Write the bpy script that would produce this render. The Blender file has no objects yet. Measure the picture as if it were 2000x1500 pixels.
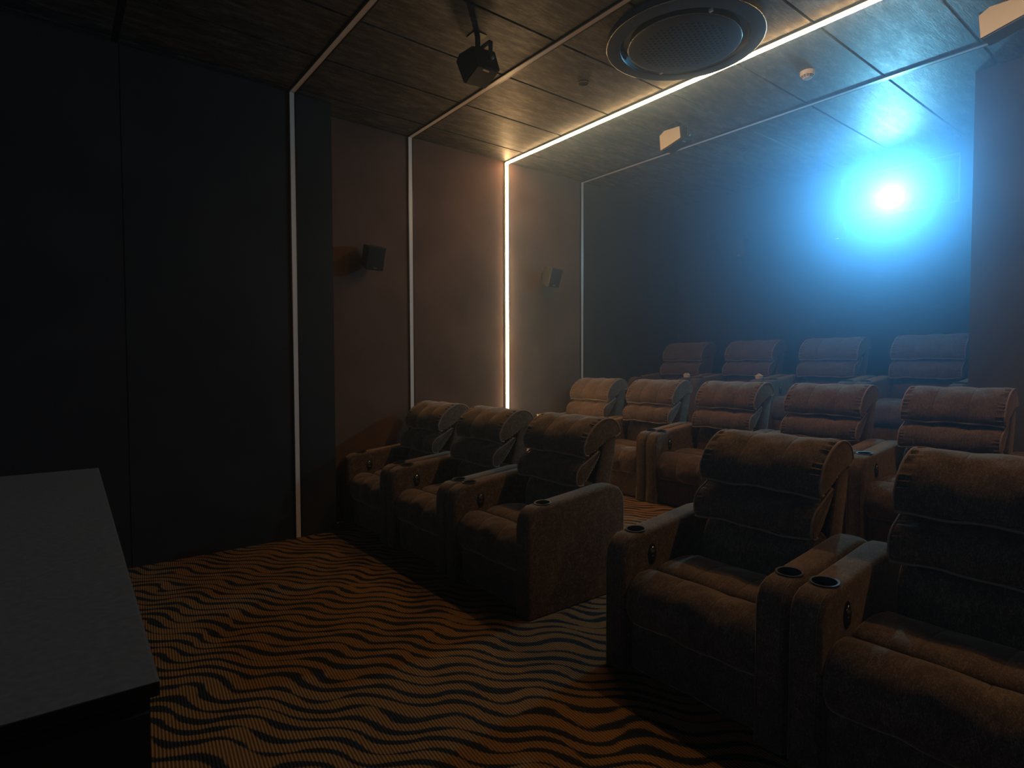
import bpy, bmesh, math, random
from mathutils import Vector, Matrix
random.seed(7)
S = bpy.context.scene
COL = S.collection
PI = math.pi

# ---------------------------------------------------------------- camera, world, light, exposure
F_PX = 1147.56
YAW, PITCH, ROLL = 0.6648, -0.0349, -0.0028
HC = 1.38
cam_d = bpy.data.cameras.new('camera')
cam_d.sensor_fit = 'HORIZONTAL'; cam_d.sensor_width = 36.0
cam_d.lens = 36.0 * F_PX / 2000.0
cam_d.clip_start = 0.02; cam_d.clip_end = 100
cam = bpy.data.objects.new('camera', cam_d); COL.objects.link(cam)
f0 = Vector((-math.cos(YAW), math.sin(YAW), 0)); r0 = Vector((math.sin(YAW), math.cos(YAW), 0)); u0 = Vector((0, 0, 1))
fw = f0 * math.cos(PITCH) + u0 * math.sin(PITCH); up = -f0 * math.sin(PITCH) + u0 * math.cos(PITCH)
rt = r0 * math.cos(ROLL) + up * math.sin(ROLL); up2 = -r0 * math.sin(ROLL) + up * math.cos(ROLL)
M = Matrix((rt, up2, -fw)).transposed().to_4x4(); M.translation = Vector((0, 0, HC))
cam.matrix_world = M
S.camera = cam
S.view_settings.view_transform = 'Standard'
S.view_settings.look = 'None'
S.view_settings.exposure = 0.0
S.view_settings.gamma = 1.0
S.view_settings.use_curve_mapping = False

HAZE = 0.011
wd = bpy.data.worlds.new('world'); S.world = wd; wd.use_nodes = True
wn = wd.node_tree; wn.nodes.clear()
wo = wn.nodes.new('ShaderNodeOutputWorld'); wb = wn.nodes.new('ShaderNodeBackground')
wb.inputs['Color'].default_value = (0, 0, 0, 1); wb.inputs['Strength'].default_value = 0
wn.links.new(wb.outputs[0], wo.inputs['Surface'])
wv = wn.nodes.new('ShaderNodeVolumeScatter')
wv.inputs['Color'].default_value = (0.6, 0.8, 1, 1)
wv.inputs['Density'].default_value = HAZE
wv.inputs['Anisotropy'].default_value = 0.72
wn.links.new(wv.outputs[0], wo.inputs['Volume'])
S.cycles.volume_bounces = 0
S.cycles.max_bounces = 6
S.cycles.sample_clamp_indirect = 3.0

PROJ = Vector((-2.345, 6.69, 3.045))       # projector beam origin in the booth window
pl = bpy.data.lights.new('projector_beam', 'SPOT'); pl.spot_size = math.radians(160); pl.spot_blend = 1.0
pl.energy = 350; pl.color = (0.11, 0.49, 1.0); pl.shadow_soft_size = 0.04
plo = bpy.data.objects.new('projector_beam', pl); COL.objects.link(plo); plo.location = PROJ; plo.rotation_euler = (math.radians(82), 0, math.radians(180))
LED = 54.0                                   # emission of the lit warm strip
SCREEN = 0.46                                # cool fill from the guessed screen behind the camera

# ---------------------------------------------------------------- helpers
def put(name, me, mat=None, parent=None, loc=(0, 0, 0), rot=(0, 0, 0), smooth=False):
    o = bpy.data.objects.new(name, me); COL.objects.link(o)
    if mat is not None and len(me.materials) == 0:
        me.materials.append(mat)
    if parent: o.parent = parent
    o.location = loc; o.rotation_euler = rot
    if smooth:
        for p in me.polygons: p.use_smooth = True
    return o

def obj(name, bm, mat, parent=None, loc=(0, 0, 0), rot=(0, 0, 0), smooth=False, ang=None):
    bmesh.ops.recalc_face_normals(bm, faces=bm.faces[:])
    me = bpy.data.meshes.new(name); bm.to_mesh(me); bm.free()
    if ang is not None:
        for p in me.polygons: p.use_smooth = True
        me.set_sharp_from_angle(angle=math.radians(ang))
    return put(name, me, mat, parent, loc, rot, smooth)

def thing(name, label, cat, loc=(0, 0, 0), rz=0, group=None):
    o = bpy.data.objects.new(name, None); COL.objects.link(o)
    o.empty_display_size = 0.1
    o.location = loc; o.rotation_euler = (0, 0, rz)
    tag(o, label, cat, group); return o

def tag(o, label=None, cat=None, group=None, kind=None):
    if label: o['label'] = label
    if cat: o['category'] = cat
    if group: o['group'] = group
    if kind: o['kind'] = kind
    return o

def box(bm, lo, hi, mi=0):
    x0, y0, z0 = lo; x1, y1, z1 = hi
    v = [bm.verts.new(c) for c in ((x0, y0, z0), (x1, y0, z0), (x1, y1, z0), (x0, y1, z0), (x0, y0, z1), (x1, y0, z1), (x1, y1, z1), (x0, y1, z1))]
    for q in ((0, 3, 2, 1), (4, 5, 6, 7), (0, 1, 5, 4), (1, 2, 6, 5), (2, 3, 7, 6), (3, 0, 4, 7)):
        f = bm.faces.new([v[i] for i in q]); f.material_index = mi
    return v

def bbox(lo, hi, bev=0.0, seg=2):
    bm = bmesh.new(); box(bm, lo, hi)
    if bev: bmesh.ops.bevel(bm, geom=bm.edges[:], offset=bev, segments=seg, profile=0.7, affect='EDGES')
    return bm

def lathe(bm, prof, n=48, cx=0, cy=0, cz=0, cap=True):
    rings = []
    for r, z in prof:
        rings.append([bm.verts.new((cx + r * math.cos(2 * PI * i / n), cy + r * math.sin(2 * PI * i / n), cz + z)) for i in range(n)])
    for a, b in zip(rings, rings[1:]):
        for i in range(n):
            bm.faces.new((a[i], a[(i + 1) % n], b[(i + 1) % n], b[i]))
    if cap:
        bm.faces.new(rings[0][::-1]); bm.faces.new(rings[-1])
    return rings

def tube(bm, pts, r, n=8, closed=False):
    pts = [Vector(p) for p in pts]; N = len(pts); rings = []
    ref = Vector((0.123, 0.31, 0.94)).normalized()
    for i, p in enumerate(pts):
        a = pts[(i - 1) % N] if (closed or i) else pts[i]
        b = pts[(i + 1) % N] if (closed or i < N - 1) else pts[i]
        t = (b - a).normalized()
        x = t.cross(ref)
        if x.length < 1e-3: x = t.cross(Vector((1, 0, 0)))
        x.normalize(); y = t.cross(x)
        rings.append([bm.verts.new(p + x * r * math.cos(2 * PI * k / n) + y * r * math.sin(2 * PI * k / n)) for k in range(n)])
    for i in range(N if closed else N - 1):
        a, b = rings[i], rings[(i + 1) % N]
        for k in range(n):
            bm.faces.new((a[k], a[(k + 1) % n], b[(k + 1) % n], b[k]))
    if not closed:
        bm.faces.new(rings[0][::-1]); bm.faces.new(rings[-1])

def catmull(P, n, closed=True):
    """closed Catmull-Rom through P, resampled to n points evenly spaced"""
    N = len(P); out = []
    for i in range(N):
        p0, p1, p2, p3 = P[(i - 1) % N], P[i], P[(i + 1) % N], P[(i + 2) % N]
        for k in range(10):
            t = k / 10
            out.append(tuple(0.5 * ((2 * p1[j]) + (-p0[j] + p2[j]) * t + (2 * p0[j] - 5 * p1[j] + 4 * p2[j] - p3[j]) * t * t + (-p0[j] + 3 * p1[j] - 3 * p2[j] + p3[j]) * t ** 3) for j in range(2)))
    L = [0]
    for a, b in zip(out, out[1:] + out[:1]): L.append(L[-1] + math.dist(a, b))
    res = []; j = 0
    for k in range(n):
        d = L[-1] * k / n
        while L[j + 1] < d: j += 1
        a, b = out[j], out[(j + 1) % len(out)]; q = (d - L[j]) / max(1e-9, L[j + 1] - L[j])
        res.append((a[0] + (b[0] - a[0]) * q, a[1] + (b[1] - a[1]) * q))
    return res

def normals(P):
    N = len(P); A = sum(P[i][0] * P[(i + 1) % N][1] - P[(i + 1) % N][0] * P[i][1] for i in range(N))
    s = 1 if A > 0 else -1; out = []
    for i in range(N):
        a, b = P[i - 1], P[(i + 1) % N]
        t = (b[0] - a[0], b[1] - a[1]); l = math.hypot(*t) or 1
        out.append((s * t[1] / l, -s * t[0] / l))
    return out

def loft(P, xs, disp):
    """profile P in (y,z) carried across xs; disp(x, i, (y,z)) pushes a point out along the profile normal"""
    bm = bmesh.new(); Nn = normals(P); rings = []
    for x in xs:
        ring = []
        for i, p in enumerate(P):
            d = disp(x, i, p); ring.append(bm.verts.new((x, p[0] + Nn[i][0] * d, p[1] + Nn[i][1] * d)))
        rings.append(ring)
    n = len(P)
    for a, b in zip(rings, rings[1:]):
        for i in range(n): bm.faces.new((a[i], a[(i + 1) % n], b[(i + 1) % n], b[i]))
    bm.faces.new(rings[0]); bm.faces.new(rings[-1][::-1])
    return bm

def boolean_cut(o, cutters):
    """cut holes, bake the result into the mesh data"""
    for c in cutters:
        m = o.modifiers.new('b', 'BOOLEAN'); m.operation = 'DIFFERENCE'; m.object = c; m.solver = 'EXACT'
    bpy.context.view_layer.update()
    dg = bpy.context.evaluated_depsgraph_get()
    me = bpy.data.meshes.new_from_object(o.evaluated_get(dg))
    o.modifiers.clear(); old = o.data; o.data = me; bpy.data.meshes.remove(old)
    for c in cutters:
        d = c.data; bpy.data.objects.remove(c); bpy.data.meshes.remove(d)

# ---------------------------------------------------------------- materials
def mat(name, col, rough=0.6, metal=0.0, spec=0.5, emis=None, estr=0.0, sheen=0.0):
    m = bpy.data.materials.new(name); m.use_nodes = True
    b = m.node_tree.nodes['Principled BSDF']
    b.inputs['Base Color'].default_value = (*col, 1); b.inputs['Roughness'].default_value = rough
    b.inputs['Metallic'].default_value = metal; b.inputs['Specular IOR Level'].default_value = spec
    if sheen:
        b.inputs['Sheen Weight'].default_value = sheen; b.inputs['Sheen Roughness'].default_value = 0.4
    if emis:
        b.inputs['Emission Color'].default_value = (*emis, 1); b.inputs['Emission Strength'].default_value = estr
    return m

class NG:
    def __init__(s, m): s.t = m.node_tree; s.b = s.t.nodes['Principled BSDF']
    def n(s, typ, **kw):
        x = s.t.nodes.new(typ)
        for k, v in kw.items():
            if k in x.inputs: x.inputs[k].default_value = v
            else: setattr(x, k, v)
        return x
    def l(s, a, b): s.t.links.new(a, b)
    def math(s, op, a, b=None, c=None):
        x = s.t.nodes.new('ShaderNodeMath'); x.operation = op
        for i, v in enumerate((a, b, c)):
            if v is None: continue
            if isinstance(v, (int, float)): x.inputs[i].default_value = v
            else: s.l(v, x.inputs[i])
        return x.outputs[0]
    def ramp(s, fac, stops):
        r = s.t.nodes.new('ShaderNodeValToRGB'); s.l(fac, r.inputs[0])
        el = r.color_ramp.elements
        while len(el) < len(stops): el.new(0.5)
        for e, (p, c) in zip(el, stops): e.position = p; e.color = (*c, 1)
        return r.outputs[0]
    def bump(s, h, strength=0.3, dist=0.01):
        x = s.t.nodes.new('ShaderNodeBump'); x.inputs['Strength'].default_value = strength; x.inputs['Distance'].default_value = dist
        s.l(h, x.inputs['Height']); s.l(x.outputs[0], s.b.inputs['Normal'])

def fabric_mat():
    m = mat('brown_chenille', (0.1, 0.06, 0.04), 0.9, spec=0.12, sheen=0.6); g = NG(m)
    g.b.inputs['Sheen Tint'].default_value = (1.0, 0.72, 0.5, 1)
    tc = g.n('ShaderNodeTexCoord')
    mp = g.n('ShaderNodeMapping'); mp.inputs['Scale'].default_value = (1, 1, 1); g.l(tc.outputs['Object'], mp.inputs[0])
    n1 = g.n('ShaderNodeTexNoise', Scale=14.0, Detail=4.0, Roughness=0.6); g.l(mp.outputs[0], n1.inputs['Vector'])
    mp2 = g.n('ShaderNodeMapping'); mp2.inputs['Scale'].default_value = (1.0, 0.35, 0.35); g.l(tc.outputs['Object'], mp2.inputs[0])
    n2 = g.n('ShaderNodeTexNoise', Scale=420.0, Detail=2.0, Roughness=0.6); g.l(mp2.outputs[0], n2.inputs['Vector'])
    n3 = g.n('ShaderNodeTexNoise', Scale=110.0, Detail=3.0, Roughness=0.7); g.l(mp2.outputs[0], n3.inputs['Vector'])
    f = g.math('ADD', g.math('ADD', g.math('MULTIPLY', n1.outputs[0], 0.22), g.math('MULTIPLY', n3.outputs[0], 0.30)), g.math('MULTIPLY', n2.outputs[0], 0.48))
    c = g.ramp(f, [(0.3, (0.045, 0.027, 0.018)), (0.49, (0.098, 0.062, 0.042)), (0.64, (0.23, 0.155, 0.11))])
    g.l(c, g.b.inputs['Base Color'])
    g.bump(f, 0.35, 0.003)
    return m

def piping_mat():
    return mat('brown_piping_cord', (0.27, 0.175, 0.125), 0.8, spec=0.2, sheen=0.3)

def carpet_mat():
    m = mat('wave_carpet', (0.1, 0.04, 0.01), 0.95, spec=0.1); g = NG(m)
    geo = g.n('ShaderNodeNewGeometry'); sx = g.n('ShaderNodeSeparateXYZ'); g.l(geo.outputs['Position'], sx.inputs[0])
    X, Y = sx.outputs[0], sx.outputs[1]; th = math.radians(42); c, s = math.cos(th), math.sin(th)
    u = g.math('ADD', g.math('MULTIPLY', X, c), g.math('MULTIPLY', Y, s))
    v = g.math('SUBTRACT', g.math('MULTIPLY', Y, c), g.math('MULTIPLY', X, s))
    def noise(su, sv, scale=1.0, det=1.0, off=0.0):
        cx = g.n('ShaderNodeCombineXYZ'); g.l(g.math('MULTIPLY_ADD', u, su, off), cx.inputs[0]); g.l(g.math('MULTIPLY_ADD', v, sv, off), cx.inputs[1])
        n = g.n('ShaderNodeTexNoise', Scale=scale, Detail=det, Roughness=0.5); g.l(cx.outputs[0], n.inputs['Vector']); return n.outputs[0]
    na = noise(0.9, 1.5); nb = noise(1.5, 3.4, off=5.3); nc = noise(4.2, 12.0, off=11.0)
    wob = g.math('SINE', g.math('MULTIPLY_ADD', u, 2 * PI / 0.37, g.math('MULTIPLY', na, 6.0)))
    ph = g.math('ADD', g.math('ADD', g.math('DIVIDE', v, 0.076), g.math('MULTIPLY', wob, 0.36)), g.math('MULTIPLY', nb, 2.0))
    fr = g.math('ABSOLUTE', g.math('SUBTRACT', g.math('FRACT', ph), 0.5))          # 0 at the middle of a dark line
    wid = g.math('MULTIPLY_ADD', nc, 0.72, -0.19)
    d = g.math('SUBTRACT', fr, wid)
    # ribbed pile, fading the line edge
    rib = g.math('SINE', g.math('MULTIPLY', g.math('ADD', g.math('MULTIPLY', Y, 0.97), g.math('MULTIPLY', X, 0.10)), 2 * PI / 0.0115))
    rib2 = g.math('SINE', g.math('MULTIPLY', X, 2 * PI / 0.0125))
    ribm = g.math('MULTIPLY_ADD', g.math('MULTIPLY', rib, rib2), 0.0, g.math('MULTIPLY', rib, 1.0))
    d2 = g.math('ADD', d, g.math('MULTIPLY', ribm, 0.028))
    fac = g.n('ShaderNodeMapRange'); g.l(d2, fac.inputs[0]); fac.inputs[1].default_value = -0.02; fac.inputs[2].default_value = 0.05
    amp = g.math('MULTIPLY_ADD', ribm, 0.30, 0.70)
    mixc = g.n('ShaderNodeMix', data_type='RGBA'); g.l(g.math('MULTIPLY', fac.outputs[0], amp), mixc.inputs['Factor'])
    mixc.inputs['A'].default_value = (0.020, 0.022, 0.026, 1)
    mixc.inputs['B'].default_value = (0.34, 0.165, 0.052, 1)
    nz = g.n('ShaderNodeTexNoise', Scale=500.0, Detail=1.0); g.l(geo.outputs['Position'], nz.inputs['Vector'])
    hv = g.n('ShaderNodeMix', data_type='RGBA', blend_type='MULTIPLY'); hv.inputs['Factor'].default_value = 0.5
    g.l(mixc.outputs['Result'], hv.inputs['A']); g.l(g.ramp(nz.outputs[0], [(0.3, (0.4, 0.4, 0.4)), (0.7, (1.5, 1.5, 1.5))]), hv.inputs['B'])
    g.l(hv.outputs['Result'], g.b.inputs['Base Color'])
    g.bump(ribm, 0.4, 0.003)
    return m

def ceiling_mat():
    m = mat('brushed_dark_panel', (0.05, 0.045, 0.04), 0.34, spec=0.45); g = NG(m)
    geo = g.n('ShaderNodeNewGeometry')
    def st(sc, scale, det):
        mp = g.n('ShaderNodeMapping'); mp.inputs['Scale'].default_value = sc; g.l(geo.outputs['Position'], mp.inputs[0])
        n = g.n('ShaderNodeTexNoise', Scale=scale, Detail=det, Roughness=0.65); g.l(mp.outputs[0], n.inputs['Vector']); return n.outputs[0]
    a = st((9.0, 2.2, 1), 2.2, 4.0); b = st((60, 7, 1), 2.0, 3.0); cc = st((1, 1, 1), 260.0, 2.0)
    f = g.math('ADD', g.math('MULTIPLY', a, 0.5), g.math('ADD', g.math('MULTIPLY', b, 0.33), g.math('MULTIPLY', cc, 0.17)))
    g.l(g.ramp(f, [(0.40, (0.022, 0.021, 0.020)), (0.5, (0.060, 0.054, 0.048)), (0.60, (0.15, 0.13, 0.108))]), g.b.inputs['Base Color'])
    g.l(g.math('MULTIPLY_ADD', f, -0.35, 0.69), g.b.inputs['Roughness'])
    g.b.inputs['Metallic'].default_value = 0.20
    g.bump(f, 0.5, 0.008)
    return m

def wall_mat(name, c, var=0.15):
    m = mat(name, c, 0.85, spec=0.2); g = NG(m)
    geo = g.n('ShaderNodeNewGeometry')
    n = g.n('ShaderNodeTexNoise', Scale=2.2, Detail=3.0); g.l(geo.outputs['Position'], n.inputs['Vector'])
    n2 = g.n('ShaderNodeTexNoise', Scale=500.0, Detail=1.0); g.l(geo.outputs['Position'], n2.inputs['Vector'])
    lo = tuple(x * (1 - var) for x in c); hi = tuple(x * (1 + var) for x in c)
    g.l(g.ramp(n.outputs[0], [(0.35, lo), (0.65, hi)]), g.b.inputs['Base Color'])
    g.bump(n2.outputs[0], 0.2, 0.001)
    return m

def counter_mat():
    m = mat('grey_woven_laminate', (0.06, 0.065, 0.07), 0.55, spec=0.4); g = NG(m)
    tc = g.n('ShaderNodeTexCoord')
    w1 = g.n('ShaderNodeTexWave', Scale=160.0, Distortion=1.5); w1.bands_direction = 'X'; g.l(tc.outputs['Object'], w1.inputs[0])
    n2 = g.n('ShaderNodeTexNoise', Scale=60.0, Detail=3.0); g.l(tc.outputs['Object'], n2.inputs['Vector'])
    f = g.math('ADD', g.math('MULTIPLY', w1.outputs['Fac'], 0.3), g.math('MULTIPLY', n2.outputs[0], 0.7))
    g.l(g.ramp(f, [(0.3, (0.10, 0.105, 0.11)), (0.7, (0.17, 0.175, 0.18))]), g.b.inputs['Base Color'])
    g.bump(f, 0.15, 0.001)
    return m

def grille_mat():
    m = mat('perforated_steel', (0.05, 0.06, 0.075), 0.45, metal=0.4, spec=0.5); g = NG(m)
    tc = g.n('ShaderNodeTexCoord'); sx = g.n('ShaderNodeSeparateXYZ'); g.l(tc.outputs['Object'], sx.inputs[0])
    X, Y = sx.outputs[0], sx.outputs[1]; k = 2 * PI / 0.030
    def wv_(a):
        return g.math('SINE', g.math('ADD', g.math('MULTIPLY', X, k * math.cos(a)), g.math('MULTIPLY', Y, k * math.sin(a))))
    p = g.math('ADD', g.math('ADD', wv_(0.3), wv_(0.3 + 2 * PI / 3)), wv_(0.3 + 4 * PI / 3))
    r = g.math('SQRT', g.math('ADD', g.math('MULTIPLY', X, X), g.math('MULTIPLY', Y, Y)))
    hole = g.math('MULTIPLY', g.math('GREATER_THAN', p, 0.35), g.math('LESS_THAN', r, 0.275))
    mx = g.n('ShaderNodeMix', data_type='RGBA'); g.l(hole, mx.inputs['Factor'])
    mx.inputs['A'].default_value = (0.075, 0.085, 0.10, 1); mx.inputs['B'].default_value = (0.012, 0.014, 0.018, 1)
    g.l(mx.outputs['Result'], g.b.inputs['Base Color'])
    g.bump(g.math('MULTIPLY', hole, -1.0), 0.5, 0.003)
    return m

M_FAB = fabric_mat(); M_PIPE = piping_mat(); M_STITCH = mat('tan_thread', (0.17, 0.11, 0.075), 0.8)
M_CARPET = carpet_mat(); M_CEIL = ceiling_mat()
M_SEAM = mat('polished_black_joint', (0.02, 0.02, 0.022), 0.12, metal=0.9, spec=0.8)
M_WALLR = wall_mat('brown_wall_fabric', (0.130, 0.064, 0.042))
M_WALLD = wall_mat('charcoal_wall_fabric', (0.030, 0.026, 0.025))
M_WALLB = wall_mat('veil_grey_wall', (0.085, 0.080, 0.085))  # bluish light veil over this wall block put into its grey
M_BLACK = mat('black_plastic', (0.012, 0.013, 0.016), 0.42, spec=0.5)
M_SPKB = mat('speaker_shell', (0.020, 0.021, 0.025), 0.5, spec=0.4)
M_SPK_LIT = mat('strip_lit_speaker_side', (0.42, 0.40, 0.38), 0.6)  # paler copy of the shell: glow of the lit strip put into the colour
M_METAL = mat('brushed_badge_metal', (0.7, 0.68, 0.62), 0.3, metal=1.0)
M_RIM = mat('dark_cup_ring', (0.022, 0.022, 0.024), 0.5, metal=0.0)
M_CHAN = mat('black_channel', (0.01, 0.01, 0.011), 0.35, metal=0.3)
M_DIFF = mat('unlit_diffuser', (0.85, 0.72, 0.62), 0.35, spec=0.5)
M_LED = mat('lit_warm_diffuser', (1, 0.85, 0.6), 0.5, emis=(1.0, 0.63, 0.29), estr=LED)
M_COUNT = counter_mat()
M_CBODY = mat('dark_cabinet_laminate', (0.014, 0.017, 0.021), 0.6)
M_CEDGE = mat('pale_edge_band', (0.16, 0.18, 0.20), 0.4)
M_AC = mat('dark_grey_enamel', (0.060, 0.066, 0.078), 0.38, spec=0.5)
M_ACL = mat('pale_grey_enamel', (0.26, 0.30, 0.36), 0.4, spec=0.5)
M_RIMG = mat('bright_steel_rim', (0.55, 0.50, 0.42), 0.25, metal=1.0)
M_GRILLE = grille_mat()
M_WHITE = mat('white_plastic', (0.78, 0.74, 0.70), 0.4)
M_CUP = mat('cream_paper_cup', (0.85, 0.74, 0.62), 0.6)
M_CORN = mat('buttered_popcorn', (0.90, 0.68, 0.33), 0.7)
M_LENS = mat('projector_lens_light', (1, 1, 1), 0.2, emis=(0.75, 0.93, 1.0), estr=30.0)
M_FRAME = mat('grey_window_frame', (0.16, 0.17, 0.18), 0.4)
M_SCREEN_FILL = mat('screen_fill_glow', (0.6, 0.6, 0.6), 0.9, emis=(0.40, 0.66, 1.0), estr=SCREEN)  # emission of the added screen, out of view
M_AMBER = mat('amber_glass', (0.75, 0.55, 0.30), 0.15, spec=0.8)
mp_ = bpy.data.materials.new('clear_booth_glass'); mp_.use_nodes = True
_t = mp_.node_tree; _t.nodes.clear()
_o = _t.nodes.new('ShaderNodeOutputMaterial'); _tr = _t.nodes.new('ShaderNodeBsdfTransparent'); _gl = _t.nodes.new('ShaderNodeBsdfGlossy'); _mx = _t.nodes.new('ShaderNodeMixShader')
_gl.inputs['Roughness'].default_value = 0.02; _mx.inputs[0].default_value = 0.05
_t.links.new(_tr.outputs[0], _mx.inputs[1]); _t.links.new(_gl.outputs[0], _mx.inputs[2]); _t.links.new(_mx.outputs[0], _o.inputs['Surface'])
M_PANE = mp_

# ---------------------------------------------------------------- the room
XL, XP, XR = -4.945, -4.696, 2.4           # left wall (recess), its thicker front part, right wall
YF, YB, YS = -3.6, 6.75, 5.335             # front wall, back wall, face of the projecting block
H = 3.489; YREC = 1.83; XBLK = -1.338
Z2, Z3 = 0.175, 0.60                        # terrace heights
def struct(name, bm, m, **k):
    o = obj(name, bm, m, **k); o['kind'] = 'structure'; return o

bm = bmesh.new()
box(bm, (XL - 0.2, YF - 0.2, -0.2), (XR + 0.2, 3.0, 0.0))
box(bm, (XL - 0.2, 3.0, -0.2), (XR + 0.2, 5.15, Z2))
box(bm, (XL - 0.2, 5.15, -0.2), (XR + 0.2, 5.40, 0.40))
box(bm, (XL - 0.2, 5.40, -0.2), (XR + 0.2, YB + 0.2, Z3))
struct('floor', bm, M_CARPET)
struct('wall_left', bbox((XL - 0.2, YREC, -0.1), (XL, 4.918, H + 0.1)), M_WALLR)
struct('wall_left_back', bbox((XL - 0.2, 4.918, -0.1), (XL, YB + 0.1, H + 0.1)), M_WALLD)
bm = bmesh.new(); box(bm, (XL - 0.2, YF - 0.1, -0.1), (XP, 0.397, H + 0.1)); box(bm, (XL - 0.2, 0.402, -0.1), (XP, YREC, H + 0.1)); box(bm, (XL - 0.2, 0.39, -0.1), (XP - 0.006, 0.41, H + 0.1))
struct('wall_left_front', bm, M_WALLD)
# back wall with the projection window opening
WX0, WX1, WZ0, WZ1 = -2.83, -1.80, 2.90, 3.33
bm = bmesh.new()
box(bm, (XL - 0.2, YB, -0.1), (WX0, YB + 0.12, H + 0.1)); box(bm, (WX1, YB, -0.1), (XR + 0.2, YB + 0.12, H + 0.1))
box(bm, (WX0, YB, -0.1), (WX1, YB + 0.12, WZ0)); box(bm, (WX0, YB, WZ1), (WX1, YB + 0.12, H + 0.1))
struct('wall_back', bm, M_WALLD)
for nm, lo, hi in (('wall_added_booth_back', (WX0 - 0.3, YB + 1.0, 2.72), (WX1 + 0.3, YB + 1.05, H + 0.1)), ('wall_added_booth_left', (WX0 - 0.35, YB + 0.12, 2.72), (WX0 - 0.3, YB + 1.05, H + 0.1)),
                   ('wall_added_booth_right', (WX1 + 0.3, YB + 0.12, 2.72), (WX1 + 0.35, YB + 1.05, H + 0.1)), ('floor_added_booth', (WX0 - 0.35, YB + 0.12, 2.66), (WX1 + 0.35, YB + 1.05, 2.72)), ('ceiling_added_booth', (WX0 - 0.35, YB + 0.12, H + 0.1), (WX1 + 0.35, YB + 1.05, H + 0.15))):
    struct(nm, bbox(lo, hi), M_WALLD)                # guessed booth behind it, out of view, added for the lighting
struct('wall_back_right', bbox((XBLK, YS, 0.0), (XR + 0.1, YB + 0.02, H + 0.02)), M_WALLB)
struct('wall_right', bbox((XR, YF - 0.1, -0.1), (XR + 0.2, YB + 0.1, H + 0.1)), M_WALLD)
struct('wall_front', bbox((XL - 0.2, YF - 0.2, -0.1), (XR + 0.2, YF, H + 0.1)), M_WALLD)

# ceiling: backing of polished joints, with panels just below it
SEAMX = [-4.62, -4.06, -3.48, -2.91, -2.34, -1.77, -1.20, -0.63, -0.06, 0.51, 1.08, 1.65, 2.22]
SEAMY = [-2.6, 0.375]
bm = bmesh.new()
box(bm, (XL - 0.2, YF - 0.2, H + 0.010), (XR + 0.2, YB + 0.2, H + 0.2), 1)
xs = [XL - 0.05] + SEAMX + [XR + 0.05]; ys = [YF - 0.05] + SEAMY + [YB + 0.05]
for i in range(len(xs) - 1):
    for j in range(len(ys) - 1):
        gx = 0.009; gy0 = 0.022 if j > 0 else 0; gy1 = 0.022 if j < len(ys) - 2 else 0
        box(bm, (xs[i] + gx, ys[j] + gy0, H), (xs[i + 1] - gx, ys[j + 1] - gy1, H + 0.012), 0)
ceil = struct('ceiling', bm, M_CEIL); ceil.data.materials.append(M_SEAM)

# projection windows: frame and pane each
def frame_bm(x0, x1, z0, z1, y, w=0.014, d=0.012):
    bm = bmesh.new()
    box(bm, (x0 - w, y - d, z0 - w), (x0, y + 0.02, z1 + w)); box(bm, (x1, y - d, z0 - w), (x1 + w, y + 0.02, z1 + w))
    box(bm, (x0, y - d, z0 - w), (x1, y + 0.02, z0)); box(bm, (x0, y - d, z1), (x1, y + 0.02, z1 + w)); return bm
w1 = struct('window_1', frame_bm(WX0, WX1, WZ0, WZ1, YB), M_FRAME)
obj('pane', bbox((WX0, YB + 0.005, WZ0), (WX1, YB + 0.011, WZ1)), M_PANE, w1)
w2 = struct('window_2', frame_bm(-1.665, -1.36, 2.86, 3.07, YB), M_FRAME)
obj('pane', bbox((-1.665, YB - 0.008, 2.86), (-1.36, YB - 0.002, 3.07)), M_SPKB, w2)

# ---------------------------------------------------------------- light strips up the wall and across the ceiling
def strip(y, xw, xe, lit, label, zb=0.004, wob=0.0):
    t = thing('light_strip', label, 'light strip', (xw, y, zb), group='light strips running up the wall and over the ceiling')
    w = 0.014 if lit else 0.018; cw = 0.027; HH = H - zb; pr = 0.011 if lit else 0.0
    bm = bmesh.new()
    box(bm, (0.0, -cw, 0), (0.005, cw, HH)); box(bm, (0.005, -cw, 0), (0.011, -w, HH)); box(bm, (0.005, w, 0), (0.011, cw, HH))
    box(bm, (0.0, -cw, HH - 0.005), (xe - xw, cw, HH)); box(bm, (0.011, -cw, HH - 0.011), (xe - xw, -w, HH - 0.005)); box(bm, (0.011, w, HH - 0.011), (xe - xw, cw, HH - 0.005))
    obj('channel', bm, M_CHAN, t)
    m = M_LED if lit else M_DIFF
    k = 'lit warm' if lit else None
    a = obj('wall_diffuser', bbox((0.0052, -w + 0.0005, 0), (0.010 + pr, w - 0.0005, HH - 0.006)), m, t)
    b = obj('ceiling_diffuser', bbox((0.0102 + pr, -w + 0.0005, HH - 0.010 - pr), (xe - xw - 0.0005, w - 0.0005, HH - 0.0055)), m, t)
    if lit: a['label'] = 'glowing warm white diffuser up the wall'; b['label'] = 'glowing warm white diffuser across the ceiling'
    return t
strip(1.516, XP, XR, False, 'unlit pale light strip on the dark front wall, leftmost in the photo, reaching the carpet')
strip(2.674, XL, XR, False, 'unlit pale light strip between the front wall speaker and the glowing strip')
strip(3.804, XL, XR, True, 'glowing warm light strip, the only one that is lit')
strip(4.918, XL, -1.114, False, 'thin unlit light strip furthest back, right of the glowing strip', zb=Z2 + 0.004)

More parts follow.
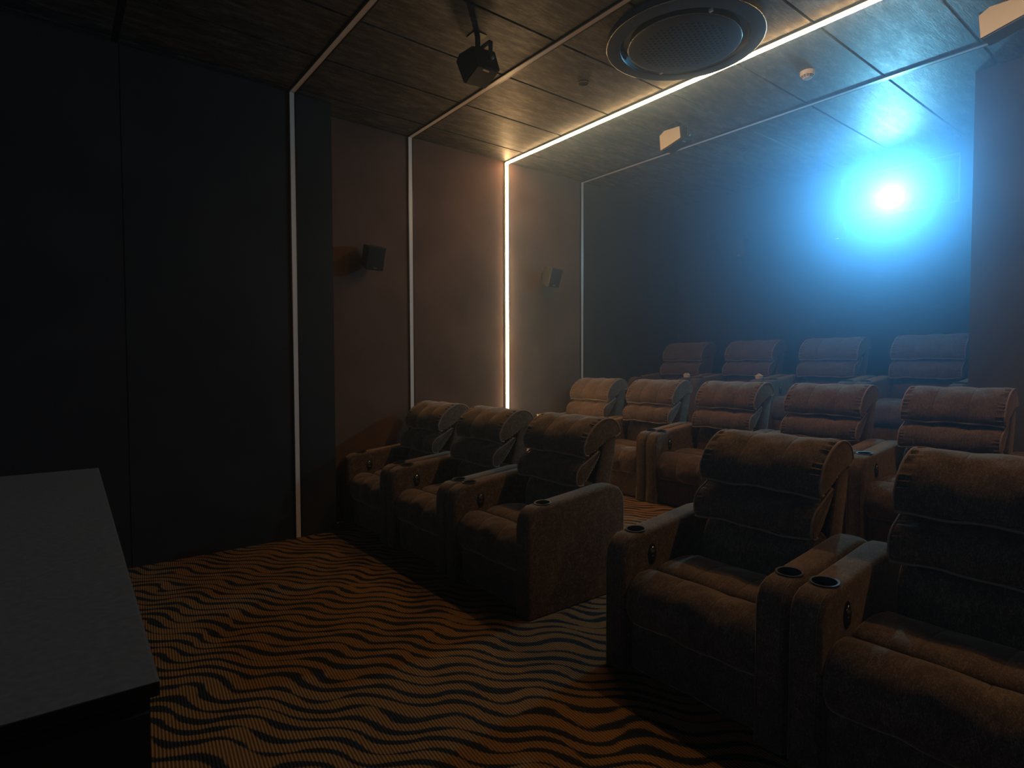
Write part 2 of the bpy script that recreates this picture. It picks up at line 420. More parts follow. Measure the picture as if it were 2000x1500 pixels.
# ---------------------------------------------------------------- recliner chairs
HW = 0.4175; AW = 0.112; IN = HW - AW
ARM = [(0.0, 0.006), (0.0, 0.12), (0.0, 0.25), (0.0, 0.38), (0.0, 0.48), (0.006, 0.535), (0.030, 0.578), (0.075, 0.600), (0.14, 0.607), (0.25, 0.618), (0.36, 0.628), (0.48, 0.640), (0.60, 0.652),
       (0.67, 0.650), (0.725, 0.628), (0.760, 0.585), (0.772, 0.53), (0.772, 0.42), (0.772, 0.28), (0.772, 0.14), (0.772, 0.006), (0.62, 0.006), (0.45, 0.006), (0.28, 0.006), (0.12, 0.006)]
def arm_bm(cx):
    P = ARM
    h = AW / 2; r = 0.022
    xs = []
    for k in range(6): a = k / 5 * PI / 2; xs.append((-h + r - r * math.cos(a), -r * (1 - math.sin(a))))
    xs2 = xs + [(-h * 0.3, 0.001), (0, 0.0015), (h * 0.3, 0.001)] + [(-x, d) for x, d in reversed(xs)]
    bm = bmesh.new(); Nn = normals(P); rings = []
    for x, d in xs2:
        ring = []
        for i, p in enumerate(P):
            q = 0.3 * math.sin(p[0] * 23 + x * 40) * math.sin(p[1] * 17)
            dd = d + (0.0016 * q if -h * 0.9 < x < h * 0.9 else 0)
            if p[1] < 0.01: ring.append(bm.verts.new((cx + x, p[0] + Nn[i][0] * d * (1 if p[0] < 0.01 or p[0] > 0.76 else 0), p[1])))
            else: ring.append(bm.verts.new((cx + x, p[0] + Nn[i][0] * dd, p[1] + Nn[i][1] * dd)))
        rings.append(ring)
    n = len(P)
    for a, b in zip(rings, rings[1:]):
        for i in range(n): bm.faces.new((a[i], a[(i + 1) % n], b[(i + 1) % n], b[i]))
    bm.faces.new(rings[0]); bm.faces.new(rings[-1][::-1])
    return bm

CUPY, CUPZ, CUPR = 0.150, 0.611, 0.046
def gauss(x, s): return math.exp(-(x / s) ** 2)
def cushion(name, P, hw, parent, seams=(-0.10, 0.10), puff=0.010, edge=0.014, wr=0.0035, npt=64, seed=0, front=None, mat_=None):
    P = catmull(P, npt)
    xs = []
    for k in range(7): a = k / 6 * PI / 2; xs.append(-hw + edge * (1 - math.cos(a)))
    n = 44
    xs += [-hw + edge + (2 * hw - 2 * edge) * k / n for k in range(1, n)]
    for s in seams: xs += [s - 0.007, s - 0.003, s, s + 0.003, s + 0.007]
    xs += [-x for x in xs[:7]]
    xs = sorted(set(round(x, 5) for x in xs))
    rnd = random.Random(seed); ph = [rnd.uniform(0, 6.28) for _ in range(8)]
    def disp(x, i, p):
        s = i / npt
        e = hw - abs(x); d = 0.0
        if e < edge: q = 1 - e / edge; d -= edge * 0.75 * (1 - math.sqrt(max(0, 1 - q * q)))
        sd = min(abs(x - q) for q in seams) if seams else 1
        d += puff * (1 - gauss(min(sd, 0.2), 0.045)) * (1 - gauss(e, 0.04)) - puff * 0.2
        d -= 0.0022 * gauss(sd, 0.0040)
        # gathers near the side seams and slow waves
        d += wr * gauss(e - 0.02, 0.035) * math.sin(s * 190 + ph[0] + 1.5 * math.sin(s * 31 + ph[1])) * (1 if e > 0.004 else 0.3)
        d += 0.0028 * math.sin(x * 17 + ph[2] + s * 9) * math.sin(s * 26 + ph[3]) + 0.0016 * math.sin(x * 41 + ph[4]) * math.sin(s * 44 + ph[5] + x * 12)
        return d
    o = obj(name, loft(P, xs, disp), mat_ or M_FAB, parent, smooth=False, ang=50)
    return o, P

HEAD = [(0.586, 0.816), (0.556, 0.820), (0.544, 0.866), (0.572, 0.930), (0.625, 0.984), (0.690, 1.022), (0.755, 1.036), (0.815, 1.024), (0.855, 0.988), (0.868, 0.950), (0.850, 0.922), (0.800, 0.908), (0.735, 0.886), (0.675, 0.856), (0.632, 0.830)]
MID = [(0.548, 0.640), (0.503, 0.640), (0.487, 0.676), (0.494, 0.722), (0.526, 0.758), (0.582, 0.785), (0.640, 0.816), (0.692, 0.842), (0.705, 0.825), (0.674, 0.775), (0.638, 0.727), (0.598, 0.678)]
LOW = [(0.580, 0.350), (0.545, 0.372), (0.532, 0.435), (0.537, 0.520), (0.560, 0.585), (0.605, 0.628), (0.650, 0.640), (0.680, 0.590), (0.665, 0.480), (0.640, 0.370)]
SEAT = [(0.232, 0.290), (0.222, 0.340), (0.222, 0.395), (0.236, 0.424), (0.275, 0.440), (0.35, 0.446), (0.44, 0.442), (0.53, 0.425), (0.60, 0.395), (0.625, 0.345), (0.61, 0.290), (0.42, 0.280)]
FOOT = [(0.205, 0.270), (0.213, 0.335), (0.213, 0.395), (0.198, 0.424), (0.155, 0.440), (0.100, 0.434), (0.052, 0.408), (0.020, 0.365), (0.008, 0.312), (0.016, 0.262), (0.045, 0.222), (0.095, 0.205), (0.160, 0.212)]
FPAN = [(0.060, 0.012), (0.052, 0.045), (0.052, 0.13), (0.060, 0.205), (0.10, 0.215), (0.19, 0.215), (0.20, 0.12), (0.195, 0.012), (0.12, 0.010)]
FRAME = [(0.600, 0.16), (0.625, 0.40), (0.655, 0.62), (0.715, 0.83), (0.760, 0.915), (0.805, 0.950), (0.842, 0.930), (0.838, 0.86), (0.812, 0.74), (0.785, 0.62), (0.772, 0.45), (0.765, 0.16), (0.68, 0.15)]

def make_recliner():
    t = thing('recliner_chair', 'x', 'chair', group='brown fabric cinema recliners')
    for sx in (-1, 1):
        cx = sx * (HW - AW / 2)
        a = obj('armrest', arm_bm(cx), M_FAB, t)
        bmc = bmesh.new(); lathe(bmc, [(CUPR, 0), (CUPR, 0.2)], 40, cx, CUPY, CUPZ - 0.07)
        bmesh.ops.recalc_face_normals(bmc, faces=bmc.faces[:])
        mc = bpy.data.meshes.new('c'); bmc.to_mesh(mc); bmc.free(); oc = put('c', mc)
        oc.parent = t
        boolean_cut(a, [oc])
        for p in a.data.polygons: p.use_smooth = True
        a.data.set_sharp_from_angle(angle=math.radians(42))
        # cup holder: rim ring and dark well
        bm = bmesh.new()
        lathe(bm, [(CUPR - 0.0065, -0.002), (CUPR - 0.0055, 0.0), (CUPR - 0.001, 0.0012), (CUPR + 0.002, 0.001), (CUPR + 0.0035, -0.001)], 40, cx, CUPY, CUPZ + 0.001, cap=False)
        # tilt with the arm top
        lathe(bm, [(CUPR - 0.0065, 0.001), (CUPR - 0.0072, -0.066)], 40, cx, CUPY, CUPZ, cap=False)
        vs = [bm.verts.new((cx + (CUPR - 0.0072) * math.cos(k * PI / 20), CUPY + (CUPR - 0.0072) * math.sin(k * PI / 20), CUPZ - 0.066)) for k in range(40)]
        bm.faces.new(vs)
        bmesh.ops.rotate(bm, verts=bm.verts[:], cent=(cx, CUPY, CUPZ), matrix=Matrix.Rotation(math.radians(4.5), 3, 'X'))
        c = obj('cup_holder', bm, M_RIM, a, ang=40); c['label'] = 'dark round cup holder'
        # stitched seam around the front top of the arm
        for dx in (-0.040, 0.040):
            bm = bmesh.new(); pts = []
            for p, nn in list(zip(ARM, normals(ARM)))[1:8]:
                pts.append((cx + dx * 1.05, p[0] + nn[0] * 0.0002, p[1] + nn[1] * 0.0002))
            tube(bm, pts, 0.0011, 5)
            obj('stitching', bm, M_STITCH, a, smooth=True)
    # control buttons on the inner side of the left arm
    bm = bmesh.new(); lathe(bm, [(1.0, 0), (1.0, 0.5), (0.9, 1.0)], 32)
    bmesh.ops.scale(bm, vec=(0.030, 0.050, 0.005), verts=bm.verts[:])
    bmesh.ops.rotate(bm, verts=bm.verts[:], cent=(0, 0, 0), matrix=Matrix.Rotation(PI / 2, 3, 'Y') @ Matrix.Rotation(PI / 2, 3, 'Z'))
    cp = obj('control_panel', bm, M_BLACK, t, loc=(-IN - 0.001, 0.20, 0.497), ang=40)
    for dz in (0.02, -0.02):
        bm = bmesh.new(); bmesh.ops.create_uvsphere(bm, u_segments=16, v_segments=8, radius=1)
        bmesh.ops.scale(bm, vec=(0.006, 0.016, 0.016), verts=bm.verts[:])
        obj('button', bm, M_RIMG if dz > 0 else M_BLACK, cp, loc=(0.006, 0, dz), smooth=True)
    # body
    obj('base', bbox((-IN + 0.004, 0.19, 0.02), (IN - 0.004, 0.72, 0.30), 0.01), M_FAB, t)
    o, _ = cushion('front_panel', FPAN, IN - 0.003, t, seams=(), puff=0.0, edge=0.012, wr=0.0, npt=48, seed=1)
    fr, P = cushion('footrest_cushion', FOOT, IN - 0.001, t, puff=0.0035, edge=0.02, wr=0.0012, seed=2)
    def stitchlines(P, lo, hi, parent, xs=(-0.10, 0.10), off=-0.0022):
        Nn = normals(P)
        for x in xs:
            bm = bmesh.new()
            pts = [(x + 0.006, P[i][0] + Nn[i][0] * off, P[i][1] + Nn[i][1] * off) for i in range(lo, hi)]
            tube(bm, pts, 0.0009, 5)
            obj('stitching', bm, M_STITCH, parent, smooth=True)
    n = len(P); idx = [i for i in range(n) if P[i][0] < 0.20 and P[i][1] > 0.235]
    stitchlines(P, min(idx), max(idx), fr)
    cushion('seat', SEAT, IN - 0.001, t, puff=0.003, edge=0.018, wr=0.001, seed=3)
    cushion('back_frame', FRAME, 0.283, t, seams=(), puff=0.0, edge=0.016, wr=0.0, seed=4)
    cushion('lower_back_cushion', LOW, 0.272, t, puff=0.004, edge=0.03, wr=0.002, seed=5)
    mc_, Pm = cushion('middle_back_cushion', MID, 0.284, t, puff=0.005, edge=0.022, wr=0.0042, seed=6)
    hc_, Ph = cushion('head_cushion', HEAD, 0.290, t, puff=0.006, edge=0.014, wr=0.0062, seed=8)
    def piping(P, hw, parent, rng, hem, r=0.0056, seed=0):
        bm = bmesh.new(); Nn = normals(P); n = len(P)
        for sx in (-1, 1):
            sel = [i % n for i in range(rng[0], rng[1])]
            pts = [(sx * (hw - 0.003), P[i][0] + Nn[i][0] * (0.001 + 0.0012 * math.sin(k * 1.1)) - Nn[i][0] * 0.004, P[i][1] + Nn[i][1] * (-0.003)) for k, i in enumerate(sel)]
            tube(bm, pts, r, 8)
        i = min(range(n), key=lambda q_: P[q_][1] + 0.8 * P[q_][0]); pts = []
        for k in range(31):
            x = -hw + 0.004 + (2 * hw - 0.008) * k / 30
            w = 0.004 * math.sin(x * 14 + seed) + 0.003 * math.sin(x * 31 + seed * 2)
            pts.append((x, P[i][0] + Nn[i][0] * 0.006, P[i][1] + Nn[i][1] * 0.006 + w))
        tube(bm, pts, r, 8)
        obj('piping', bm, M_PIPE, parent, smooth=True)
    piping(Ph, 0.290, hc_, (0, 46), 1, seed=1)
    piping(Pm, 0.284, mc_, (0, 36), 1, r=0.0050, seed=3)
    return t

def copy_tree(o, parent=None):
    c = o.copy(); COL.objects.link(c); c.parent = parent
    for ch in o.children: copy_tree(ch, c)
    return c

proto = make_recliner()
ROW1, ROW2, ROW3 = 1.97, 4.03, 5.72
CH = [(-4.489, ROW1, 0, 'brown recliner in front row beside left wall, its headrest before an unlit strip', 0.0),
      (-3.6425, ROW1, 0, 'brown front row recliner with the glowing strip ending just above its headrest', 0.0),
      (-2.7955, ROW1, 0, 'brown front row recliner left of the aisle, whole outer armrest side showing', 0.0),
      (-1.4145, ROW1, 0, 'brown front row recliner right of the aisle, fully seen with seat and both cup holders', 0.0),
      (-0.567, ROW1, 0, 'large brown front row recliner cut off by the right edge of the photo', 0.0),
      (-4.50, ROW2, Z2, 'brown second row recliner beside the left wall, seen above the aisle recliner', 0.0),
      (-3.685, ROW2, Z2, 'second brown recliner from left wall in the middle row', 0.0),
      (-2.870, ROW2, Z2, 'brown recliner in the centre of middle row, its seat showing past the carpet aisle', 0.0),
      (-2.055, ROW2, Z2, 'brown middle row recliner right behind the fully seen front recliner', 0.0),
      (-1.240, ROW2, Z2, 'rightmost brown recliner of the middle row, before the grey wall block', 0.0),
      (-4.525, ROW3, Z3, 'dim brown back row recliner beside the left wall, leftmost popcorn cup on its arm', 0.0),
      (-3.63, ROW3, Z3, 'brown back row recliner between the two popcorn cups', 0.0),
      (-2.755, ROW3, Z3, 'brown back row recliner second from the grey wall block', 0.0),
      (-1.885, ROW3, Z3, 'rightmost brown back row recliner, partly hidden by the grey wall block', 0.0)]
for i, (x, y, z, lab, a) in enumerate(CH):
    o = proto if i == 0 else copy_tree(proto)
    o.location = (x, y, z + 0.001); o['label'] = lab; o.rotation_euler = (0, 0, a)
    if y == ROW2: o.scale = (0.974, 1, 1)
    o['group'] = 'recliners in the ' + ('front' if y == ROW1 else 'middle' if y == ROW2 else 'back') + ' row'

# ---------------------------------------------------------------- popcorn cups
def popcorn_cup(x, y, z, lab, lab2, seed, ribs=0):
    bm = bmesh.new()
    n = 36
    prof = [(0.028, 0), (0.030, 0.0), (0.0385, 0.066), (0.0405, 0.066), (0.041, 0.069), (0.0385, 0.070), (0.037, 0.066), (0.028, 0.004)]
    rr = lathe(bm, prof, n, cap=True)
    c = obj('popcorn_cup', bm, M_CUP, loc=(x, y, z), ang=40); tag(c, lab, 'cup', 'cups of popcorn')
    rnd = random.Random(seed); bm = bmesh.new()
    for k in range(46):
        a = rnd.uniform(0, 2 * PI); r = 0.034 * math.sqrt(rnd.random()); h = 0.058 + 0.030 * (1 - (r / 0.037) ** 2) * rnd.uniform(0.6, 1.0)
        for q in range(3):
            mt = Matrix.Translation((r * math.cos(a) + rnd.uniform(-1, 1) * 0.004, r * math.sin(a) + rnd.uniform(-1, 1) * 0.004, h + rnd.uniform(-1, 1) * 0.003))
            bmesh.ops.create_icosphere(bm, subdivisions=1, radius=rnd.uniform(0.0045, 0.0065), matrix=mt)
    p = obj('popcorn', bm, M_CORN, loc=(x, y, z), smooth=True); tag(p, lab2, 'popcorn', kind='stuff')
cz = CUPZ - 0.035
popcorn_cup(-4.525 + HW - AW / 2, ROW3 + CUPY, Z3 + cz, 'cream paper cup on the armrest of the back row recliner by the left wall', 'popcorn heaped in the left cup on the back row', 3)
popcorn_cup(-3.63 + HW - AW / 2, ROW3 + CUPY, Z3 + cz, 'cream paper cup on a back row armrest, right of the other cup', 'popcorn heaped in the right cup on the back row', 5)
bm = bmesh.new(); lathe(bm, [(0.022, 0), (0.030, 0.085), (0.0275, 0.085), (0.020, 0.006)], 28)
o = obj('small_cup', bm, M_AMBER, loc=(-4.50 - HW * 0.974 + AW / 2, ROW2 + CUPY, Z2 + CUPZ - 0.045), ang=40)
tag(o, 'small amber cup glimpsed between two front row headrests', 'cup')

# ---------------------------------------------------------------- counter in the left foreground
A = Vector((-1.021, 0.116)); B = Vector((-3.33, 0.160)); ux = (B - A).normalized(); uy = Vector((ux.y, -ux.x))
if uy.y > 0: uy = -uy
Lc = (B - A).length; Dc = 1.15; ZT = 0.90
ct = thing('counter', 'dark counter with a grey woven top in the left foreground', 'counter', (A.x, A.y, 0), math.atan2(-ux.y, -ux.x))
# local frame: -x runs along the counter, -y into it
obj('worktop', bbox((-Lc, -Dc, ZT - 0.022), (0, 0, ZT), 0.0015), M_COUNT, ct)
bm = bmesh.new(); box(bm, (-Lc, -0.001, ZT - 0.021), (0, 0.0025, ZT - 0.0005))
obj('edge_band', bm, M_CEDGE, ct)
obj('end_band', bbox((0.0002, -Dc, ZT - 0.0215), (0.0024, 0.002, ZT - 0.001)), M_BLACK, ct)
obj('cabinet_body', bbox((-Lc + 0.01, -Dc + 0.01, 0.06), (-0.010, -0.010, ZT - 0.0225), 0.001), M_CBODY, ct)
obj('plinth', bbox((-Lc + 0.05, -Dc + 0.05, 0.0), (-0.05, -0.05, 0.0595)), M_BLACK, ct)
bm = bmesh.new()
for k in range(2):
    y1 = -0.012 - k * 0.567; box(bm, (-0.0095, y1 - 0.56, 0.075), (0.0, y1, ZT - 0.045))
obj('door_panel', bm, M_CBODY, ct)

# ---------------------------------------------------------------- ceiling air conditioner
ac = thing('ceiling_air_conditioner', 'large round dark ceiling air conditioner cassette with perforated grille', 'air conditioner', (-2.365, 3.275, H))
bm = bmesh.new(); lathe(bm, [(0.495, 0), (0.495, -0.040), (0.489, -0.046), (0.420, -0.052), (0.404, -0.050), (0.400, -0.044), (0.385, -0.006), (0.36, -0.002)], 96, cap=False)
obj('outer_ring', bm, M_AC, ac, ang=25)
bm = bmesh.new(); tube(bm, [(0.492 * math.cos(k * PI / 48), 0.492 * math.sin(k * PI / 48), -0.042) for k in range(96)], 0.0035, 6, True)
obj('ring_trim', bm, M_RIMG, ac, smooth=True)
bm = bmesh.new(); lathe(bm, [(0.397, -0.042), (0.383, -0.008), (0.345, -0.006), (0.343, -0.004)], 96, cap=False)
obj('air_duct', bm, M_ACL, ac, ang=40)
bm = bmesh.new(); lathe(bm, [(0.340, -0.002), (0.345, -0.030), (0.352, -0.050), (0.350, -0.056), (0.335, -0.060), (0.0001, -0.062)], 96, cap=False)
obj('grille_disc', bm, M_GRILLE, ac, ang=30)
bm = bmesh.new(); tube(bm, [(0.3525 * math.cos(k * PI / 48), 0.3525 * math.sin(k * PI / 48), -0.053) for k in range(96)], 0.0028, 6, True)
obj('disc_trim', bm, M_RIMG, ac, smooth=True)
for k, (a, m_) in enumerate(((2.62, M_WHITE), (2.62 + PI, M_WHITE))):
    obj('clip', bbox((-0.012, -0.008, -0.008), (0.012, 0.008, 0.008), 0.002), m_, ac, loc=(0.372 * math.cos(a), 0.372 * math.sin(a), -0.046))
bm = bmesh.new()
for k in range(5): box(bm, (-0.03, -0.010 + k * 0.005, -0.002), (0.03, -0.008 + k * 0.005, 0.002))
obj('sensor_vent', bm, M_BLACK, ac, loc=(0.376 * math.cos(2.15), 0.376 * math.sin(2.15), -0.012), rot=(0, 0, 2.15 + PI / 2))

# ---------------------------------------------------------------- speakers
def ceiling_speaker(P, y0, dep, knob, lab, side_mat):
    cx = sum(p[0] for p in P) / len(P); cz_ = sum(p[1] for p in P) / len(P)
    t = thing('ceiling_speaker', lab, 'speaker', (cx, y0 + dep / 2, H), group='loudspeakers on ceiling brackets')
    L = lambda x, y, z: (x - cx, y - y0 - dep / 2, z - H)
    bm = bmesh.new(); a = [bm.verts.new(L(x, y0, z)) for x, z in P]; b = [bm.verts.new(L(x + 0.01, y0 + dep, z + 0.012)) for x, z in P]
    n = len(P); bm.faces.new(a); bm.faces.new(b[::-1])
    for i in range(n): bm.faces.new((a[i], b[i], b[(i + 1) % n], a[(i + 1) % n]))
    bmesh.ops.bevel(bm, geom=bm.edges[:], offset=0.004, segments=2, affect='EDGES')
    obj('cabinet', bm, M_SPKB, t, ang=30)
    # end cap panel facing the screen
    bm = bmesh.new(); mx = sum(p[0] for p in P) / n; mz = sum(p[1] for p in P) / n
    v0 = [bm.verts.new(L(mx + (x - mx) * 0.965, y0 - 0.003, mz + (z - mz) * 0.965)) for x, z in P]
    v1 = [bm.verts.new(L(mx + (x - mx) * 0.965, y0 + 0.001, mz + (z - mz) * 0.965)) for x, z in P]
    bm.faces.new(v0); bm.faces.new(v1[::-1])
    for i in range(n): bm.faces.new((v0[i], v1[i], v1[(i + 1) % n], v0[(i + 1) % n]))
    e = obj('end_panel', bm, side_mat, t)
    if side_mat is M_SPK_LIT: e['label'] = 'end panel with strip light put into its pale colour'
    # front grille on the lower face D->E, badge near D
    D = Vector(P[3]); E = Vector(P[4]); nn = Vector((-(D - E).y, (D - E).x)).normalized()
    if nn.y > 0: nn = -nn
    bm = bmesh.new(); q = []
    for f_, yy in ((0.04, 0.04), (0.96, 0.04), (0.96, 0.96), (0.04, 0.96)):
        p = D + (E - D) * f_; q.append((p.x, y0 + dep * yy, p.y + 0.012 * yy))
    for s_ in (0.001, 0.005):
        q2 = [bm.verts.new(L(x + nn.x * s_, y, z + nn.y * s_)) for x, y, z in q]
        if s_ == 0.001: qa = q2
    bm.faces.new(qa[::-1]); bm.faces.new(q2)
    for i in range(4): bm.faces.new((qa[i], q2[i], q2[(i + 1) % 4], qa[(i + 1) % 4]))
    g = obj('grille', bm, M_BLACK, t)
    p = D + (E - D) * 0.12
    bm = bbox((-0.006, -0.024, -0.002), (0.006, 0.024, 0.002), 0.001)
    obj('badge', bm, M_METAL, g, loc=L(p.x + nn.x * 0.007, y0 + dep * 0.45, p.y + nn.y * 0.007 + 0.006), rot=(0, -math.atan2((E - D).y, (E - D).x), 0))
    # bracket: ceiling plate, bridge, two arms with knobs
    br = obj('bracket', bbox(L(cx - 0.05, y0 + dep / 2 - 0.045, H - 0.006), L(cx + 0.05, y0 + dep / 2 + 0.045, H - 0.0005), 0.001), M_BLACK, t)
    xr = max(p[0] for p in P[:4]) + 0.006; xl = min(p[0] for p in P) - 0.014; zt = max(p[1] for p in P) + 0.018
    bm = bmesh.new(); yc = y0 + dep * 0.55
    def bar(lo, hi): box(bm, L(*lo), L(*hi))
    bar((xl, yc - 0.014, zt), (xr + 0.008, yc + 0.014, zt + 0.006))
    bar((cx - 0.012, yc - 0.012, zt + 0.004), (cx + 0.012, yc + 0.012, H - 0.005))
    bar((xr, yc - 0.014, knob - 0.02), (xr + 0.007, yc + 0.014, zt + 0.003))
    bar((xl, yc - 0.014, knob + 0.0), (xl + 0.007, yc + 0.014, zt + 0.003))
    obj('yoke', bm, M_BLACK, br)
    bm = bmesh.new(); lathe(bm, [(0.021, -0.004), (0.021, 0.006), (0.015, 0.010), (0.007, 0.011)], 24)
    bmesh.ops.rotate(bm, verts=bm.verts[:], cent=(0, 0, 0), matrix=Matrix.Rotation(PI / 2, 3, 'Y'))
    obj('knob', bm, M_RIM, br, loc=L(xr + 0.007, yc, knob), ang=40)
    return t
P1 = [(-3.282, 3.340), (-3.247, 3.376), (-3.094, 3.366), (-3.040, 3.228), (-3.192, 3.170)]
ceiling_speaker(P1, 2.12, 0.168, 3.300, 'black speaker under the ceiling near the first ceiling strips, left of the others', M_SPKB)
P2 = [(-3.353, 3.394), (-3.303, 3.425), (-3.137, 3.416), (-3.126, 3.312), (-3.341, 3.258)]
ceiling_speaker(P2, 4.30, 0.165, 3.365, 'ceiling speaker with its end panel coloured as lit, between the glowing strip and the back strip', M_SPK_LIT)
P3 = [(x + 2.28, z) for x, z in P2]
ceiling_speaker(P3, 4.30, 0.165, 3.365, 'ceiling speaker with its end panel coloured as lit, cut off by the top right photo corner', M_SPK_LIT)

def wall_speaker(loc, rz, lab, tilt=0.36, w=0.165, hgt=0.205, d=0.16, group='small speakers on the walls'):
    """faces local +x, tilted down"""
    t = thing('wall_speaker', lab, 'speaker', loc, rz, group)
    R_ = Matrix.Rotation(tilt, 3, 'Y')
    def r(bm):
        bmesh.ops.rotate(bm, verts=bm.verts[:], cent=(0, 0, 0), matrix=R_); bmesh.ops.translate(bm, vec=(0.125, 0, 0), verts=bm.verts[:]); return bm
    bm = bmesh.new()
    back = 0.74
    a = [bm.verts.new((d / 2, s * w / 2, zz * hgt / 2)) for s, zz in ((-1, -1), (1, -1), (1, 1), (-1, 1))]
    b = [bm.verts.new((-d / 2 + (0.02 if zz < 0 else 0), s * w / 2 * back, zz * hgt / 2 * 0.86)) for s, zz in ((-1, -1), (1, -1), (1, 1), (-1, 1))]
    bm.faces.new(a[::-1]); bm.faces.new(b)
    for i in range(4): bm.faces.new((a[i], a[(i + 1) % 4], b[(i + 1) % 4], b[i]))
    bmesh.ops.bevel(bm, geom=bm.edges[:], offset=0.004, segments=2, affect='EDGES')
    obj('cabinet', r(bm), M_SPKB, t, ang=30)
    g = obj('grille', r(bbox((d / 2 - 0.002, -w / 2 * 0.95, -hgt / 2 * 0.95), (d / 2 + 0.005, w / 2 * 0.95, hgt / 2 * 0.95), 0.003)), M_BLACK, t)
    obj('badge', r(bbox((d / 2 + 0.0055, -0.016, -hgt / 2 * 0.80), (d / 2 + 0.0075, 0.016, -hgt / 2 * 0.74))), M_METAL, g)
    bm = bmesh.new(); box(bm, (0, -0.03, -0.05), (0.006, 0.03, 0.05)); box(bm, (0.004, -0.012, -0.012), (0.075, 0.012, 0.012))
    obj('wall_bracket', bm, M_BLACK, t)
    return t
wall_speaker((XL, 2.23, 2.315), 0, 'dark wall speaker left of the glowing strip, on brown wall')
wall_speaker((XL, 4.32, 2.33), 0, 'dark wall speaker right of the glowing strip, on brown wall')
wall_speaker((-3.93, YB, 2.78), -PI / 2, 'dark back wall speaker further left of the bright projector', tilt=0.30)
wall_speaker((-2.80, YB, 2.72 + 0.07), -PI / 2, 'dark back wall speaker just below left of the bright projector', tilt=0.30)

# ---------------------------------------------------------------- smoke detector and small ceiling fittings
sd = thing('smoke_detector', 'small white slotted smoke detector on the ceiling', 'smoke detector', (-2.088, 4.366, H))
bm = bmesh.new(); lathe(bm, [(0.056, 0.0), (0.056, -0.018), (0.053, -0.030), (0.034, -0.050), (0.030, -0.054), (0.001, -0.056)], 40, cap=False)
obj('housing', bm, M_WHITE, sd, ang=30); sd.scale = (0.88, 0.88, 0.95)
bm = bmesh.new()
for k in range(12):
    a = 2 * PI * k / 12; 
    for (r_, z_) in ((0.0480, -0.0345), (0.0405, -0.0425)):
        n0 = len(bm.verts)
        vs = box(bm, (-0.0055, -0.0095, -0.0014), (0.0015, 0.0095, 0.0014)) if r_ > 0.045 else box(bm, (-0.004, -0.0075, -0.0014), (0.0015, 0.0075, 0.0014))
        Mx = Matrix.Translation((r_ * math.cos(a), r_ * math.sin(a), z_)) @ Matrix.Rotation(a, 4, 'Z') @ Matrix.Rotation(-0.79, 4, 'Y')
        for v in vs: v.co = Mx @ v.co
obj('vent_slots', bm, M_BLACK, sd)
def downlight(x, y, lab):
    t = thing('ceiling_sensor', lab, 'ceiling fitting', (x, y, H), group='small round ceiling fittings')
    bm = bmesh.new(); lathe(bm, [(0.044, 0), (0.044, -0.003), (0.040, -0.005), (0.034, -0.004)], 32, cap=False); obj('rim', bm, M_RIM, t, ang=30)
    bm = bmesh.new(); lathe(bm, [(0.0345, -0.004), (0.033, -0.002), (0.001, -0.0015)], 32, cap=False); obj('recess', bm, M_BLACK, t, ang=30)
downlight(-3.203, 3.204, 'small dark round ceiling fitting between the black speaker and the air conditioner')
downlight(-3.218, 5.439, 'faint round ceiling fitting behind the back light strip')

# ---------------------------------------------------------------- projector in the booth window
pj = thing('projector', 'projector in the booth window shining a dazzling blue white beam', 'projector', (PROJ.x, YB + 0.45, 2.72))
obj('body', bbox((-0.28, -0.20, 0.16), (0.28, 0.40, 0.42), 0.015), M_SPKB, pj)
obj('stand', bbox((-0.20, -0.12, 0.0), (0.20, 0.32, 0.158)), M_BLACK, pj)
bm = bmesh.new(); lathe(bm, [(0.085, 0), (0.085, 0.17), (0.098, 0.175), (0.098, 0.215), (0.088, 0.215), (0.086, 0.17)], 48, cap=False)
bmesh.ops.rotate(bm, verts=bm.verts[:], cent=(0, 0, 0), matrix=Matrix.Rotation(PI / 2, 3, 'X'))
lb = obj('lens_barrel', bm, M_BLACK, pj, loc=(0, -0.20, PROJ.z - 2.72), ang=30)
bm = bmesh.new(); lathe(bm, [(0.086, 0.0), (0.08, 0.006), (0.05, 0.018), (0.001, 0.024)], 40, cap=False)
bmesh.ops.rotate(bm, verts=bm.verts[:], cent=(0, 0, 0), matrix=Matrix.Rotation(PI / 2, 3, 'X'))
gl = obj('lens_glass', bm, M_LENS, lb, loc=(0, -0.175, 0), smooth=True); gl['label'] = 'glaring blue white lens'

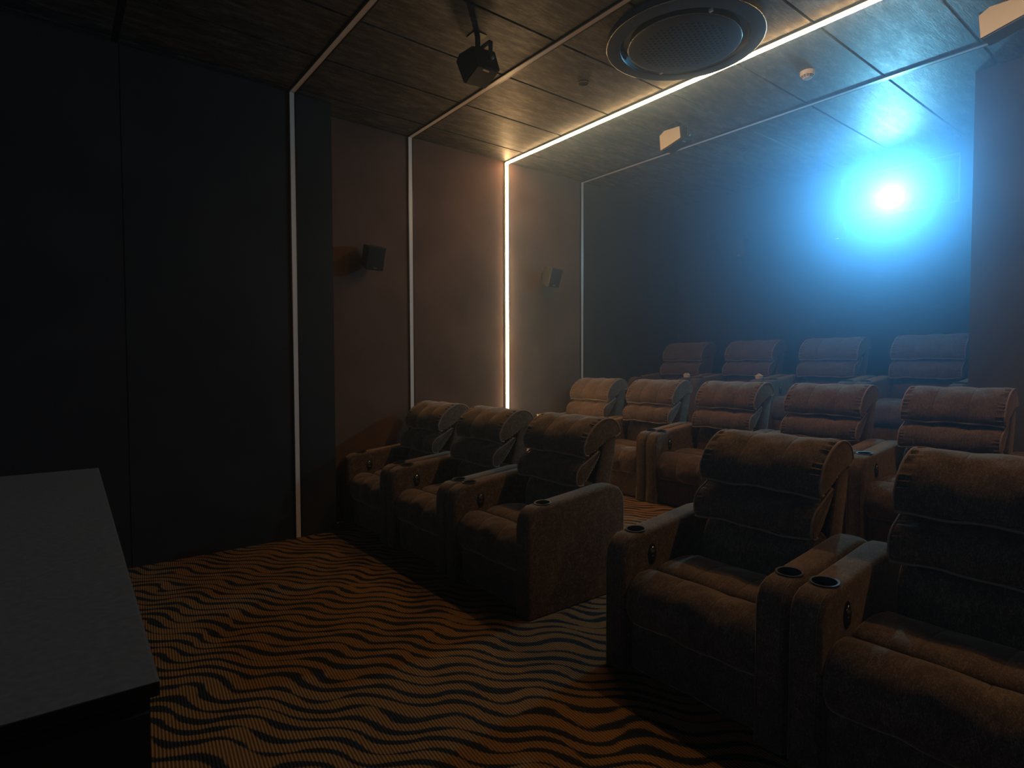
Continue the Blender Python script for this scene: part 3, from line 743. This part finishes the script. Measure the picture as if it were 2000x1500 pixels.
# ---------------------------------------------------------------- guessed screen behind the camera, unseen, added to light the room
sc = thing('fill_screen', 'wide unseen screen added on the front wall as cool fill light', 'screen', (-1.2, YF, 1.2))
obj('fill_screen_surface', bbox((-2.6, 0.031, 0), (2.6, 0.04, 2.1)), M_SCREEN_FILL, sc)
obj('fill_screen_frame', frame_bm(-2.6, 2.6, 0, 2.1, 0.03 + 0.0, 0.08, 0.029), M_BLACK, sc)

# ---------------------------------------------------------------- haze hanging in the air around the projector
hm = bpy.data.materials.new('projector_haze'); hm.use_nodes = True; ht = hm.node_tree; ht.nodes.clear()
ho = ht.nodes.new('ShaderNodeOutputMaterial'); hv_ = ht.nodes.new('ShaderNodeVolumeScatter'); hg = ht.nodes.new('ShaderNodeNewGeometry')
hd = ht.nodes.new('ShaderNodeVectorMath'); hd.operation = 'DISTANCE'; hd.inputs[1].default_value = PROJ; ht.links.new(hg.outputs['Position'], hd.inputs[0])
def hmath(op, a, b=None):
    x = ht.nodes.new('ShaderNodeMath'); x.operation = op
    for i, v in enumerate((a, b)):
        if v is None: continue
        if isinstance(v, (int, float)): x.inputs[i].default_value = v
        else: ht.links.new(v, x.inputs[i])
    return x.outputs[0]
HR = 2.5; HD0 = 0.52
q = hmath('POWER', hmath('DIVIDE', hd.outputs['Value'], HR), 2.0)
core = hmath('EXPONENT', hmath('MULTIPLY', hmath('POWER', hmath('DIVIDE', hd.outputs['Value'], 0.75), 2.0), -1.0))
e = hmath('MULTIPLY', hmath('MULTIPLY', hmath('EXPONENT', hmath('MULTIPLY', q, -1.0)), HD0), hmath('SUBTRACT', 1.0, hmath('MULTIPLY', core, 0.75)))
ht.links.new(hmath('MAXIMUM', hmath('SUBTRACT', e, HD0 * 0.018), 0.0), hv_.inputs['Density'])
hv_.inputs['Color'].default_value = (0.36, 0.60, 1.0, 1); hv_.inputs['Anisotropy'].default_value = 0.72
ht.links.new(hv_.outputs[0], ho.inputs['Volume'])
hb = obj('haze', bbox((XL + 0.01, 2.9, 0.9), (XR - 0.5, YB - 0.002, H - 0.002)), hm)
tag(hb, 'thin smoky haze glowing blue around the projector beam', 'haze', kind='stuff')
S.cycles.volume_step_rate = 2.0
